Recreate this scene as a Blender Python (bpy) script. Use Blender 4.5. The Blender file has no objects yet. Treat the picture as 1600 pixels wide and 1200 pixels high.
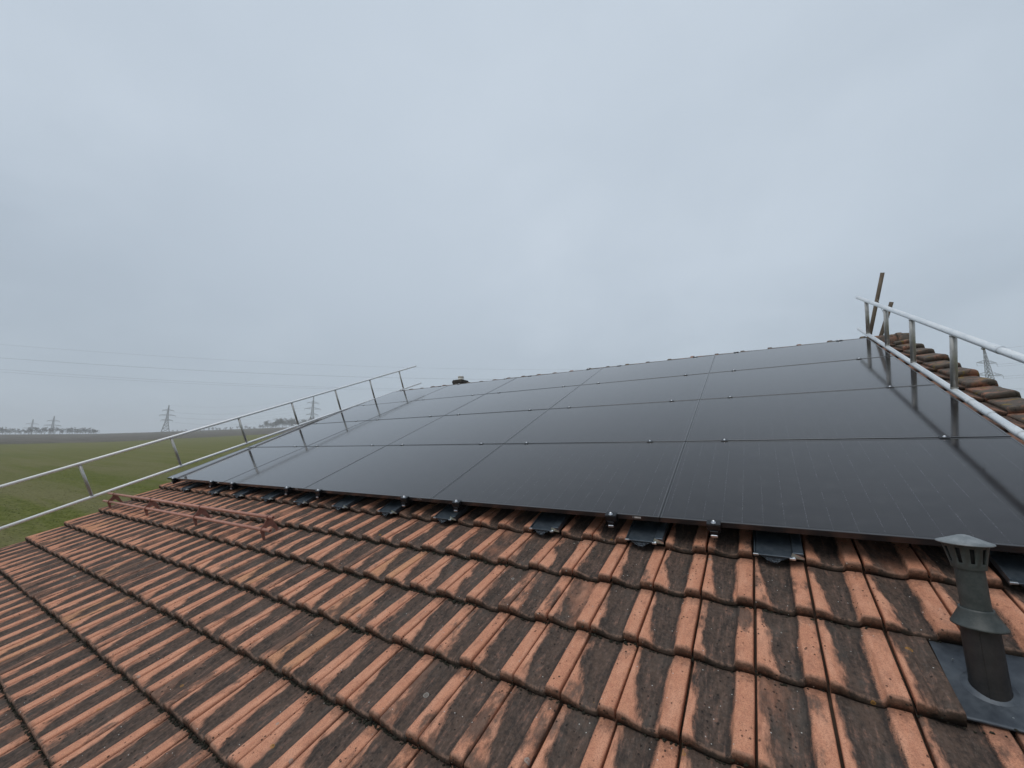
import bpy, math, random
from mathutils import Matrix, Vector, Quaternion
from math import sin, cos, tan, radians as rad, pi

random.seed(7)
SC = bpy.context.scene
COL = SC.collection

# ------------------------------------------------------------------ camera
TH = rad(23.43)                      # roof pitch
ZR = 5.1                             # height of the lower left panel corner above the ground
CAM_AX = [[0.8468293205, 0.4880666894, -0.2113551717],
          [-0.0891459383, -0.2615145778, -0.9610739447],
          [-0.5243406370, 0.8327070507, -0.1779490492]]
CAM_AT = (7.624610958, -2.134168876, 1.321090922)
M_ROOF = Matrix.Translation((0, 0, ZR)) @ Matrix.Rotation(TH, 4, 'X')   # (a along eave, b up slope, c off the slope)
cd = bpy.data.cameras.new("camera")
cam = bpy.data.objects.new("camera", cd)
COL.objects.link(cam)
mm = Matrix.Identity(4)
for r in range(3):
    mm[r][0] = CAM_AX[0][r]; mm[r][1] = -CAM_AX[1][r]; mm[r][2] = -CAM_AX[2][r]; mm[r][3] = CAM_AT[r]
cam.matrix_world = M_ROOF @ mm
cd.sensor_width = 36.0
cd.lens = 36.0 * 631.06 / 1600.0
cd.clip_start = 0.05
cd.clip_end = 9000
SC.camera = cam
CAMW = (M_ROOF @ Vector(CAM_AT))
ZC = CAMW.z

# ------------------------------------------------------------------ render, sky, sun
SC.view_settings.view_transform = 'Standard'
SC.view_settings.look = 'None'
SC.view_settings.exposure = 0.0
SC.view_settings.gamma = 1.0
SC.render.engine = 'CYCLES'
SC.cycles.max_bounces = 6
SC.cycles.volume_bounces = 1
SC.cycles.use_denoising = True

SUN_EL, SUN_AZ = 58.0, 262.0         # azimuth of the sun, degrees from +X


class G:
    """tiny node graph writer"""
    def __init__(s, tree):
        s.t = tree; s.n = tree.nodes; s.l = tree.links
        s.n.clear()

    def node(s, typ, ins=None, **props):
        nd = s.n.new(typ)
        for k, v in props.items():
            setattr(nd, k, v)
        for k, v in (ins or {}).items():
            s.put(nd.inputs[k], v)
        return nd

    def put(s, sock, v):
        if hasattr(v, 'is_output') or isinstance(v, bpy.types.NodeSocket):
            s.l.new(v, sock)
        elif isinstance(v, bpy.types.Node):
            s.l.new(v.outputs[0], sock)
        else:
            if sock.type == 'RGBA' and isinstance(v, (tuple, list)) and len(v) == 3:
                v = (*v, 1)
            sock.default_value = v

    def math(s, op, a, b=0.0, c=0.0, clamp=False):
        nd = s.n.new('ShaderNodeMath'); nd.operation = op; nd.use_clamp = clamp
        s.put(nd.inputs[0], a); s.put(nd.inputs[1], b); s.put(nd.inputs[2], c)
        return nd.outputs[0]

    def add(s, a, b): return s.math('ADD', a, b)
    def sub(s, a, b): return s.math('SUBTRACT', a, b)
    def mul(s, a, b): return s.math('MULTIPLY', a, b)

    def step(s, x, lo, hi, a=0.0, b=1.0):
        nd = s.n.new('ShaderNodeMapRange'); nd.interpolation_type = 'SMOOTHSTEP'
        for i, v in enumerate((x, lo, hi, a, b)):
            s.put(nd.inputs[i], v)
        return nd.outputs[0]

    def lin(s, x, lo, hi, a=0.0, b=1.0):
        nd = s.n.new('ShaderNodeMapRange')
        for i, v in enumerate((x, lo, hi, a, b)):
            s.put(nd.inputs[i], v)
        return nd.outputs[0]

    def mix(s, f, a, b, mode='MIX'):
        nd = s.n.new('ShaderNodeMix'); nd.data_type = 'RGBA'; nd.blend_type = mode
        s.put(nd.inputs['Factor'], f); s.put(nd.inputs[6], a); s.put(nd.inputs[7], b)
        return nd.outputs[2]

    def map(s, vec, scale=(1, 1, 1), loc=(0, 0, 0)):
        nd = s.n.new('ShaderNodeMapping')
        s.put(nd.inputs['Vector'], vec); nd.inputs['Scale'].default_value = scale; nd.inputs['Location'].default_value = loc
        return nd.outputs[0]

    def noise(s, vec, scale=1.0, detail=4.0, rough=0.55, dist=0.0, out=0):
        nd = s.n.new('ShaderNodeTexNoise')
        if vec is not None: s.put(nd.inputs['Vector'], vec)
        nd.inputs['Scale'].default_value = scale; nd.inputs['Detail'].default_value = detail
        nd.inputs['Roughness'].default_value = rough; nd.inputs['Distortion'].default_value = dist
        return nd.outputs[out]

    def voro(s, vec, scale, feature='F1', rnd=1.0):
        nd = s.n.new('ShaderNodeTexVoronoi'); nd.feature = feature
        s.put(nd.inputs['Vector'], vec); nd.inputs['Scale'].default_value = scale
        nd.inputs['Randomness'].default_value = rnd
        return nd

    def bump(s, h, strength=0.3, dist=0.01):
        nd = s.n.new('ShaderNodeBump'); s.put(nd.inputs['Height'], h)
        nd.inputs['Strength'].default_value = strength; nd.inputs['Distance'].default_value = dist
        return nd.outputs[0]


W = bpy.data.worlds.new("World"); SC.world = W
W.use_nodes = True
g = G(W.node_tree)
tc = g.node('ShaderNodeTexCoord').outputs['Generated']
sky = g.node('ShaderNodeTexSky', sky_type='NISHITA', sun_disc=False, sun_elevation=rad(SUN_EL),
             sun_rotation=rad(90 - SUN_AZ), air_density=1.0, dust_density=3.0)
sep = g.node('ShaderNodeSeparateXYZ', {0: tc})
zz = sep.outputs['Z']
zc_ = g.math('MAXIMUM', zz, 0.0)
inv = g.math('DIVIDE', 1.0, g.add(zc_, 0.35))
flat = g.node('ShaderNodeCombineXYZ', {0: g.mul(sep.outputs['X'], inv), 1: g.mul(sep.outputs['Y'], inv), 2: 0.0})
c1 = g.noise(g.map(flat.outputs[0], (1, 1, 1), (3.1, 1.7, 0)), 0.55, 4.0, 0.45, 0.4)
c2 = g.noise(g.map(flat.outputs[0], (1, 1, 1), (8.2, 4.4, 0)), 1.6, 5.0, 0.5, 0.3)
c3 = g.noise(g.map(flat.outputs[0], (1, 1, 1), (1.5, 9.4, 0)), 4.2, 5.0, 0.55, 0.5)
cl = g.add(g.add(g.mul(c1, 0.64), g.mul(c2, 0.28)), g.mul(c3, 0.08))
cov = g.step(cl, 0.38, 0.61)
# the cloud is thinner, so brighter, high up towards the north west
bd = g.node('ShaderNodeVectorMath', {0: tc, 1: (cos(rad(54)) * cos(rad(130)), cos(rad(54)) * sin(rad(130)), sin(rad(54)))}, operation='DOT_PRODUCT')
glow = g.step(bd.outputs['Value'], 0.45, 1.0)
cloud = g.mix(cov, (0.405, 0.478, 0.565), (0.545, 0.630, 0.725))
cloud = g.mix(g.mul(glow, 0.80), cloud, g.mix(cov, (0.62, 0.705, 0.80), (0.70, 0.78, 0.87)))
hor = g.step(zz, 0.0, 0.40)
cloud = g.mix(hor, g.mix(0.6, cloud, (0.43, 0.50, 0.575)), cloud)
b1 = g.node('ShaderNodeBackground', {0: sky.outputs[0], 1: 0.10})
b2 = g.node('ShaderNodeBackground', {0: cloud, 1: 1.0})
ms = g.node('ShaderNodeMixShader', {0: 0.92, 1: b1.outputs[0], 2: b2.outputs[0]})
g.node('ShaderNodeOutputWorld', {0: ms.outputs[0]})

sl = bpy.data.lights.new("sun", 'SUN'); sl.energy = 1.35; sl.angle = rad(40); sl.color = (1.0, 0.96, 0.91)
so = bpy.data.objects.new("sun", sl); COL.objects.link(so)
sd = Vector((cos(rad(SUN_EL)) * cos(rad(SUN_AZ)), cos(rad(SUN_EL)) * sin(rad(SUN_AZ)), sin(rad(SUN_EL))))
so.rotation_euler = sd.to_track_quat('Z', 'Y').to_euler()
so.location = (0, 0, 60)

# ------------------------------------------------------------------ helpers
I4 = Matrix.Identity(4)


class MB:
    """collects geometry for ONE mesh object"""
    def __init__(s):
        s.v = []; s.f = []; s.sm = []; s.mi = []; s.att = []

    def vert(s, p, att=None):
        s.v.append(tuple(p)); s.att.append(att or (0, 0, 0, 0)); return len(s.v) - 1

    def face(s, idx, smooth=False, mi=0):
        s.f.append(tuple(idx)); s.sm.append(smooth); s.mi.append(mi)

    def box(s, lo, hi, m=None, mi=0, ch=0.0):
        x0, y0, z0 = lo; x1, y1, z1 = hi
        if ch:
            loops = [(ch, z0), (0, z0 + ch), (0, z1 - ch), (ch, z1)]
            L = []
            for e, z in loops:
                L.append([s.vert(m @ Vector(q) if m else q) for q in
                          ((x0 + e, y0 + e, z), (x1 - e, y0 + e, z), (x1 - e, y1 - e, z), (x0 + e, y1 - e, z))])
            for A, B in zip(L, L[1:]):
                for i in range(4):
                    j = (i + 1) % 4
                    s.face((A[i], A[j], B[j], B[i]), False, mi)
            s.face(L[0][::-1], False, mi); s.face(L[-1], False, mi)
            return
        P = [(x0, y0, z0), (x1, y0, z0), (x1, y1, z0), (x0, y1, z0), (x0, y0, z1), (x1, y0, z1), (x1, y1, z1), (x0, y1, z1)]
        k = [s.vert(m @ Vector(q) if m else q) for q in P]
        for q in ((3, 2, 1, 0), (4, 5, 6, 7), (0, 1, 5, 4), (1, 2, 6, 5), (2, 3, 7, 6), (3, 0, 4, 7)):
            s.face([k[i] for i in q], False, mi)

    def tube(s, pts, r, n=10, caps=True, mi=0, smooth=True):
        pts = [Vector(q) for q in pts]
        rs = r if isinstance(r, (list, tuple)) else [r] * len(pts)
        rings = []
        ref = None
        for i, q in enumerate(pts):
            d = (pts[min(i + 1, len(pts) - 1)] - pts[max(i - 1, 0)]).normalized()
            if ref is None:
                ref = Vector((0, 0, 1)) if abs(d.z) < 0.9 else Vector((1, 0, 0))
            u = d.cross(ref).normalized(); w = u.cross(d).normalized()
            ref = w
            rings.append([s.vert(q + (u * cos(2 * pi * k / n) + w * sin(2 * pi * k / n)) * rs[i]) for k in range(n)])
        for A, B in zip(rings, rings[1:]):
            for k in range(n):
                j = (k + 1) % n
                s.face((A[k], B[k], B[j], A[j]), smooth, mi)
        if caps:
            s.face(rings[0], False, mi); s.face(rings[-1][::-1], False, mi)

    def hollow(s, p0, p1, r, t=0.004, n=14, mi=0):
        """open-ended tube with wall thickness"""
        p0 = Vector(p0); p1 = Vector(p1); d = (p1 - p0).normalized()
        ref = Vector((0, 0, 1)) if abs(d.z) < 0.9 else Vector((1, 0, 0))
        u = d.cross(ref).normalized(); w = u.cross(d).normalized()
        def ring(q, rr): return [s.vert(q + (u * cos(2 * pi * k / n) + w * sin(2 * pi * k / n)) * rr) for k in range(n)]
        a, b, c, e = ring(p0, r), ring(p1, r), ring(p1, r - t), ring(p0, r - t)
        for A, B, sm in ((a, b, True), (b, c, False), (c, e, True), (e, a, False)):
            for k in range(n):
                j = (k + 1) % n
                s.face((A[k], B[k], B[j], A[j]), sm, mi)

    def lathe(s, prof, m, n=28, mi=0, smooth=True, cap0=False, cap1=False):
        rings = []
        for r, z in prof:
            rings.append([s.vert(m @ Vector((r * cos(2 * pi * k / n), r * sin(2 * pi * k / n), z))) for k in range(n)])
        for A, B in zip(rings, rings[1:]):
            for k in range(n):
                j = (k + 1) % n
                s.face((A[k], A[j], B[j], B[k]), smooth, mi)
        if cap0: s.face(rings[0][::-1], False, mi)
        if cap1: s.face(rings[-1], False, mi)

    def mesh(s, name, mats, off=(0, 0, 0), attr=False):
        me = bpy.data.meshes.new(name)
        ox, oy, oz = off
        me.from_pydata([(x - ox, y - oy, z - oz) for x, y, z in s.v], [], s.f)
        for m in (mats if isinstance(mats, (list, tuple)) else [mats]):
            me.materials.append(m)
        me.polygons.foreach_set('use_smooth', s.sm)
        me.polygons.foreach_set('material_index', s.mi)
        if attr:
            at = me.attributes.new('tile', 'FLOAT_COLOR', 'POINT')
            flat_ = [c for q in s.att for c in q]
            at.data.foreach_set('color', flat_)
        me.update()
        return me


def tag(o, label=None, cat=None, group=None, kind=None):
    if label: o['label'] = label
    if cat: o['category'] = cat
    if group: o['group'] = group
    if kind: o['kind'] = kind
    return o


def link(name, me, parent=None, mw=None):
    o = bpy.data.objects.new(name, me); COL.objects.link(o)
    if parent is not None: o.parent = parent
    elif mw is not None: o.matrix_world = mw
    return o


class Thing:
    """an Empty at base (in the frame mw) whose parts are written in frame coordinates"""
    def __init__(s, name, label, cat, base, mw=I4, group=None):
        s.base = Vector(base)
        s.o = bpy.data.objects.new(name, None); COL.objects.link(s.o)
        s.o.empty_display_size = 0.1
        s.o.matrix_world = mw @ Matrix.Translation(s.base)
        tag(s.o, label, cat, group)

    def part(s, name, mb, mats, parent=None, attr=False, label=None):
        o = link(name, mb.mesh(name, mats, s.base, attr), parent or s.o)
        if label: o['label'] = label
        return o


def copy_tree(o, parent=None):
    c = o.copy(); COL.objects.link(c)
    if parent: c.parent = parent
    for ch in list(o.children):
        copy_tree(ch, c)
    return c


def mat(name):
    m = bpy.data.materials.new(name); m.use_nodes = True
    return m, G(m.node_tree)


def finish(gr, col, rough=0.6, metal=0.0, normal=None, spec=None, **kw):
    b = gr.node('ShaderNodeBsdfPrincipled', {'Base Color': col, 'Roughness': rough, 'Metallic': metal})
    if normal is not None: gr.put(b.inputs['Normal'], normal)
    if spec is not None: gr.put(b.inputs['Specular IOR Level'], spec)
    for k, v in kw.items():
        gr.put(b.inputs[k.replace('_', ' ')], v)
    gr.node('ShaderNodeOutputMaterial', {0: b.outputs[0]})
    return b


def simple(name, c0, c1, scale=8.0, rough=0.6, metal=0.0, bump=0.15, bd=0.004, det=5.0, spec=None, stretch=(1, 1, 1), r2=None):
    m, gr = mat(name)
    o = gr.node('ShaderNodeTexCoord').outputs['Object']
    n = gr.noise(gr.map(o, stretch), scale, det, 0.6)
    n2 = gr.noise(gr.map(o, stretch), scale * 4.3, det, 0.6)
    f = gr.step(gr.add(gr.mul(n, 0.65), gr.mul(n2, 0.35)), 0.36, 0.64)
    rr = gr.lin(n2, 0.3, 0.7, rough, r2) if r2 is not None else rough
    finish(gr, gr.mix(f, c0, c1), rr, metal, gr.bump(n2, bump, bd), spec)
    return m


# ------------------------------------------------------------------ materials
def tile_material():
    m, q = mat("clay_tile")
    ob = q.node('ShaderNodeTexCoord').outputs['Object']
    at = q.node('ShaderNodeAttribute', attribute_name='tile')
    sp = q.node('ShaderNodeSeparateColor', {0: at.outputs['Color']})
    tu, tv, r1 = sp.outputs[0], sp.outputs[1], sp.outputs[2]
    r2 = at.outputs['Alpha']
    streak = q.noise(q.map(ob, (1, 0.22, 1)), 30, 5, 0.62)             # long streaks down the slope
    streak2 = q.noise(q.map(ob, (1, 0.16, 1), (5, 2, 0)), 62, 4, 0.6)
    blot = q.noise(q.map(ob, (1, 0.45, 1), (1, 8, 3)), 9, 6, 0.65)
    fine = q.noise(ob, 260, 4, 0.7)
    mid = q.noise(q.map(ob, (1, 1, 1), (4, 4, 4)), 60, 5, 0.7)
    wob = q.add(q.mul(q.sub(blot, 0.5), 0.46), q.mul(q.sub(streak, 0.5), 0.34))
    wob = q.add(wob, q.mul(q.sub(fine, 0.5), 0.14))
    # the left part of the roof is more overgrown than the right
    xa = q.node('ShaderNodeSeparateXYZ', {0: ob}).outputs[0]
    old = q.step(xa, 7.6, 4.0)
    # left edge of the dirty trough: the clean wedge widens towards the nose
    nose = q.math('POWER', q.sub(1.0, tv), 1.25)
    left = q.add(q.add(0.045, q.mul(nose, q.lin(r1, 0, 1, 0.07, 0.30))), wob)
    left = q.sub(left, q.mul(old, 0.05))
    right = q.add(q.add(q.lin(r2, 0, 1, 0.63, 0.73), q.mul(old, 0.045)), q.mul(wob, 0.42))
    d1 = q.step(q.sub(tu, left), -0.05, 0.075)
    d2 = q.step(q.sub(right, tu), -0.03, 0.045)
    dirt = q.mul(d1, d2)
    rim = q.math('MAXIMUM', q.mul(d2, q.step(q.sub(right, tu), 0.16, 0.03)), q.mul(d1, q.mul(q.step(q.sub(tu, left), 0.12, 0.03), 0.6)))
    # some ridges are dirtied too, and every tile darkens at head and nose
    ridge = q.step(q.add(q.add(q.mul(blot, 0.8), q.mul(r2, 0.32)), q.mul(old, 0.035)), 0.65, 0.76)
    dirt = q.math('MAXIMUM', dirt, q.mul(ridge, 0.85))
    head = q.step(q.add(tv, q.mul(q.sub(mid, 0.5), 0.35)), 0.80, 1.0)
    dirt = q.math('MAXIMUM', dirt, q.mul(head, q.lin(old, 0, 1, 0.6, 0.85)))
    nz = q.lin(old, 0, 1, 0.045, 0.075)
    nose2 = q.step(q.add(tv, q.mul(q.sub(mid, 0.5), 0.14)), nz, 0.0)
    gable = q.mul(q.step(xa, 8.74, 8.86), q.step(q.node('ShaderNodeSeparateXYZ', {0: ob}).outputs[1], 0.7, 1.2))
    dirt = q.math('MAXIMUM', dirt, q.mul(gable, q.step(mid, 0.25, 0.55, 1.0, 0.65)))
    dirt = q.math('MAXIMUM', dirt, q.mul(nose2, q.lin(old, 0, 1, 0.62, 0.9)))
    # scrapes where the crust has come off inside the trough
    scr = q.mul(q.step(streak2, 0.54, 0.68), q.step(mid, 0.42, 0.60))
    dirt = q.mul(dirt, q.sub(1.0, q.mul(scr, 0.20)))
    # some tiles have cleaner troughs
    dirt = q.mul(dirt, q.step(q.add(r1, q.mul(q.sub(blot, 0.5), 0.6)), -0.15, 0.10, 0.35, 1.0))
    clay = q.mix(q.step(mid, 0.3, 0.7), TILE_A, TILE_B)
    clay = q.mix(q.step(streak, 0.42, 0.68), clay, TILE_C)
    clay = q.mix(q.mul(q.step(r1, 0.93, 1.0), 0.6), clay, (0.52, 0.275, 0.140))
    clay = q.mix(q.mul(q.step(fine, 0.46, 0.62), 0.50), clay, (0.22, 0.100, 0.066))
    clay = q.mix(q.mul(q.step(q.noise(q.map(ob, (1, 0.4, 1), (2, 2, 6)), 24, 5, 0.7), 0.5, 0.75), 0.5), clay, (0.20, 0.10, 0.072))
    crust = q.mix(q.step(q.add(q.mul(streak, 0.5), q.mul(mid, 0.5)), 0.38, 0.62), DIRT_A, DIRT_B)
    crust = q.mix(q.mul(q.step(streak2, 0.46, 0.68), 0.65), crust, DIRT_C)
    grain = q.noise(q.map(ob, (1, 0.6, 1), (7, 7, 1)), 110, 4, 0.75)
    crust = q.mix(q.mul(q.step(grain, 0.50, 0.72), 0.45), crust, (0.165, 0.130, 0.110))
    crust = q.mix(q.mul(q.step(grain, 0.48, 0.30), 0.45), crust, (0.020, 0.018, 0.017))
    crust = q.mix(q.mul(q.step(blot, 0.5, 0.7), 0.35), crust, (0.100, 0.094, 0.084))
    # the crust is blackest along its rims and on the nose face
    crust = q.mix(q.mul(rim, 0.55), crust, (0.019, 0.018, 0.018))
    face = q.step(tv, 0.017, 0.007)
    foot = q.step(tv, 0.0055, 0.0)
    col = q.mix(dirt, clay, crust)
    onr = q.math('MAXIMUM', q.step(tu, 0.66, 0.72), q.step(tu, 0.16, 0.04))
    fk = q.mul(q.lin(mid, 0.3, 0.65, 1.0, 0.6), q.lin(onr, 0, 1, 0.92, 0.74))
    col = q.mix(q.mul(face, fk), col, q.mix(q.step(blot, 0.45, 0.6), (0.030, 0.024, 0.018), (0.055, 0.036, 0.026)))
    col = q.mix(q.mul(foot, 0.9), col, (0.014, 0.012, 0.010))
    # worn pale rim along the upper edge of each nose
    worn = q.mul(q.mul(q.step(tv, 0.008, 0.014), q.step(tv, 0.040, 0.022)), q.step(mid, 0.40, 0.60))
    col = q.mix(q.mul(worn, 0.50), col, (0.27, 0.165, 0.120))
    # pits and lichens
    v1 = q.voro(q.map(ob, (1, 0.85, 1)), 46)
    dots = q.mul(q.step(q.add(v1.outputs['Distance'], q.mul(q.sub(mid, 0.5), 0.30)), 0.20, 0.13), q.step(q.noise(ob, 6, 2), 0.44, 0.58))
    col = q.mix(q.mul(dots, 0.85), col, (0.020, 0.016, 0.014))
    v2 = q.voro(ob, 13)
    cs = q.node('ShaderNodeSeparateColor', {0: v2.outputs['Color']})
    rad_ = q.mul(cs.outputs[1], 0.17)
    dd = q.add(v2.outputs['Distance'], q.mul(q.sub(mid, 0.5), 0.10))
    gap = q.sub(rad_, dd)
    spot = q.mul(q.step(gap, 0.0, 0.02), q.step(cs.outputs[0], 0.76, 0.78))
    spot = q.mul(spot, q.lin(q.step(gap, 0.03, 0.06), 0, 1, 1.0, 0.45))     # paler ring round each lichen
    lich = q.mix(q.step(cs.outputs[2], 0.70, 0.72), (0.30, 0.29, 0.26), (0.34, 0.17, 0.035))
    col = q.mix(q.mul(spot, 0.75), col, lich)
    v3 = q.voro(q.map(ob, (1, 1, 1), (3, 3, 3)), 60)
    c3 = q.node('ShaderNodeSeparateColor', {0: v3.outputs['Color']})
    white = q.mul(q.step(v3.outputs['Distance'], 0.16, 0.09), q.step(q.add(c3.outputs[0], q.mul(q.noise(ob, 3.0, 2), 0.25)), 1.055, 1.06))
    col = q.mix(q.mul(white, 0.85), col, (0.52, 0.51, 0.48))
    h = q.add(q.add(q.mul(fine, 0.35), q.mul(mid, 0.6)), q.mul(dirt, 0.30))
    h = q.sub(h, q.mul(dots, 0.6))
    finish(q, col, q.lin(dirt, 0, 1, 0.85, 0.85), 0.0, q.bump(h, 0.7, 0.005), 0.20)
    return m


TILE_A = (0.60, 0.285, 0.172)
TILE_B = (0.50, 0.222, 0.138)
TILE_C = (0.64, 0.320, 0.205)
DIRT_A = (0.044, 0.034, 0.029)
DIRT_B = (0.102, 0.069, 0.053)
DIRT_C = (0.125, 0.086, 0.070)
M_TILE = tile_material()

m, q = mat("ridge_clay")
ob = q.node('ShaderNodeTexCoord').outputs['Object']
n = q.noise(ob, 9, 6, 0.65); n2 = q.noise(ob, 45, 5, 0.7)
c = q.mix(q.step(n, 0.34, 0.52), (0.30, 0.150, 0.098), (0.105, 0.088, 0.074))
c = q.mix(q.mul(q.step(q.noise(q.map(ob, (1, 1, 1), (9, 1, 2)), 14, 5), 0.58, 0.66), 0.8), c, (0.22, 0.15, 0.035))
c = q.mix(q.mul(q.step(q.noise(q.map(ob, (1, 1, 1), (2, 5, 7)), 26, 6, 0.7), 0.54, 0.62), 0.75), c, (0.032, 0.029, 0.026))
finish(q, c, 0.85, 0, q.bump(n2, 0.6, 0.006), 0.3)
M_RIDGE = m

# solar glass
m, q = mat("solar_glass")
ob = q.node('ShaderNodeTexCoord').outputs['Object']
sx = q.node('ShaderNodeSeparateXYZ', {0: ob})
X, Y = sx.outputs[0], sx.outputs[1]
def lines(gr, v, off, per, w):
    f = gr.math('FRACT', gr.math('DIVIDE', gr.sub(v, off), per))
    d = gr.math('MINIMUM', f, gr.sub(1.0, f))
    return gr.step(gr.mul(d, per), w, w * 0.45)
rowl = lines(q, Y, 0.02, 0.1823, 0.0036)
colx = lines(q, X, 0.035, 0.0940, 0.0024)
bus = lines(q, Y, 0.02, 0.01823, 0.0009)
fing = lines(q, X, 0.0, 0.0047, 0.0010)
spk = q.noise(q.map(ob, (4.0, 1.0, 1.0)), 90, 3, 0.7)
dot = q.mul(q.mul(colx, q.step(spk, 0.46, 0.62)), q.step(q.noise(ob, 5.0, 4, 0.7), 0.36, 0.54))
bigv = q.noise(q.map(ob, (1, 1, 1), (2, 2, 2)), 1.3, 4, 0.6)
c = q.mix(q.step(bigv, 0.35, 0.65), (0.0085, 0.0074, 0.0095), (0.0120, 0.0105, 0.0125))
c = q.mix(q.mul(bus, 0.45), c, (0.040, 0.040, 0.048))
c = q.mix(q.mul(rowl, 0.9), c, (0.0010, 0.0010, 0.0014))
c = q.mix(q.mul(dot, 0.85), c, (0.105, 0.110, 0.125))
dust = q.noise(ob, 14, 6, 0.7)
c = q.mix(q.mul(q.step(dust, 0.48, 0.8), 0.10), c, (0.20, 0.20, 0.20))
finish(q, c, q.lin(bigv, 0.3, 0.7, 0.13, 0.16), 0.0, None, 0.06, Coat_Weight=1.0, Coat_Roughness=0.075, Coat_IOR=1.43, Sheen_Weight=0.35, Sheen_Roughness=0.10)
M_GLASS = m

m, q = mat("black_anodised")
ob = q.node('ShaderNodeTexCoord').outputs['Object']
finish(q, q.mix(q.noise(ob, 20, 4), (0.010, 0.010, 0.012), (0.018, 0.018, 0.021)), 0.30, 0.0, None, 0.35, Coat_Weight=1.0, Coat_Roughness=0.16, Coat_IOR=1.36)
M_FRAME = m
M_RAILBLACK = simple("rail_black", (0.011, 0.011, 0.013), (0.017, 0.017, 0.020), 20, 0.30, 0.0, 0.03, 0.001, spec=0.35)
M_BLACK = simple("black_clamp", (0.012, 0.013, 0.016), (0.02, 0.022, 0.026), 30, 0.35, 0.5, 0.05, 0.001)
M_STEEL = simple("bright_steel", (0.62, 0.63, 0.65), (0.48, 0.49, 0.52), 40, 0.28, 1.0, 0.1, 0.001)
M_LABEL = simple("white_label", (0.62, 0.62, 0.62), (0.7, 0.7, 0.7), 60, 0.5, 0.0, 0.02, 0.001)
M_FLASH = simple("dark_zinc_flashing", (0.070, 0.092, 0.115), (0.115, 0.140, 0.165), 14, 0.34, 0.6, 0.25, 0.003, r2=0.42)
M_FOLD = simple("zinc_fold", (0.42, 0.46, 0.49), (0.60, 0.63, 0.65), 30, 0.32, 0.9, 0.1, 0.002)
M_FOIL = simple("crumpled_foil", (0.05, 0.065, 0.085), (0.16, 0.18, 0.20), 40, 0.16, 1.0, 0.9, 0.01)
M_ALU = simple("brushed_aluminium", (0.80, 0.81, 0.82), (0.88, 0.89, 0.90), 12, 0.36, 0.12, 0.1, 0.001, stretch=(1, 0.1, 1), r2=0.52)
M_ALU2 = simple("weathered_aluminium", (0.40, 0.39, 0.37), (0.54, 0.53, 0.51), 18, 0.45, 0.7, 0.15, 0.001, r2=0.6)
m, q = mat("white_worn_pipe")
ob = q.node('ShaderNodeTexCoord').outputs['Object']
n = q.noise(q.map(ob, (1, 0.25, 1)), 22, 6, 0.7)
c = q.mix(q.step(n, 0.40, 0.56), (0.66, 0.70, 0.73), (0.78, 0.80, 0.81))
c = q.mix(q.mul(q.step(q.noise(ob, 60, 5, 0.7), 0.60, 0.68), 0.8), c, (0.30, 0.30, 0.29))
finish(q, c, 0.42, 0.35, q.bump(n, 0.2, 0.002))
M_WORN = m
M_COPPER = simple("snow_guard_red_brown", (0.46, 0.225, 0.170), (0.36, 0.165, 0.120), 18, 0.55, 0.0, 0.2, 0.002)
M_RUST = simple("rust_brown_bracket", (0.20, 0.085, 0.062), (0.30, 0.130, 0.095), 24, 0.65, 0.0, 0.2, 0.002)
M_LEAD = simple("lead_sheet", (0.052, 0.062, 0.076), (0.090, 0.104, 0.120), 11, 0.45, 0.5, 0.3, 0.004, r2=0.6)
M_VENT = simple("grey_green_plastic", (0.030, 0.038, 0.037), (0.052, 0.060, 0.058), 30, 0.50, 0.0, 0.15, 0.001)
M_VENTCAP = simple("faded_grey_cap", (0.13, 0.15, 0.16), (0.22, 0.24, 0.25), 26, 0.5, 0.0, 0.2, 0.002)
M_VENTLOW = simple("black_pipe", (0.014, 0.014, 0.015), (0.026, 0.024, 0.024), 26, 0.55, 0.0, 0.2, 0.001)
M_VENTSHADE = simple("vent_inner_shade", (0.003, 0.003, 0.003), (0.005, 0.005, 0.005), 26, 0.9, 0.0, 0.0, 0.001)
M_POLE = simple("weathered_brown_pole", (0.070, 0.052, 0.036), (0.145, 0.112, 0.080), 24, 0.7, 0.1, 0.4, 0.003, stretch=(1, 1, 0.2))
M_CORD = simple("pale_cord", (0.30, 0.29, 0.26), (0.4, 0.39, 0.36), 60, 0.8)
M_WALL = simple("house_render", (0.56, 0.53, 0.47), (0.62, 0.60, 0.54), 3, 0.9, 0.0, 0.3, 0.004)
M_WOOD = simple("dark_fascia", (0.07, 0.045, 0.030), (0.10, 0.066, 0.045), 10, 0.7, 0.0, 0.3, 0.003)
M_ZINC = simple("gutter_zinc", (0.28, 0.30, 0.31), (0.36, 0.38, 0.39), 8, 0.5, 0.7, 0.1, 0.002)
M_CHIM = simple("sooty_chimney", (0.030, 0.027, 0.025), (0.055, 0.048, 0.042), 14, 0.9, 0.0, 0.5, 0.006)
M_POT = simple("white_chimney_pot", (0.55, 0.53, 0.49), (0.66, 0.65, 0.61), 10, 0.8, 0.0, 0.2, 0.003)
M_PYLON = simple("galvanised_pylon", (0.10, 0.105, 0.11), (0.13, 0.135, 0.14), 2, 0.6, 0.0, 0.0)
M_WIRE = simple("power_wire", (0.10, 0.105, 0.11), (0.12, 0.125, 0.13), 1, 0.6, 0.4, 0.0)
M_BARK = simple("winter_twigs", (0.050, 0.043, 0.038), (0.080, 0.068, 0.060), 1.5, 0.9, 0.0, 0.0)
M_MOSS = simple("moss", (0.010, 0.010, 0.007), (0.030, 0.029, 0.015), 70, 0.95, 0.0, 0.8, 0.006)

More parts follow.
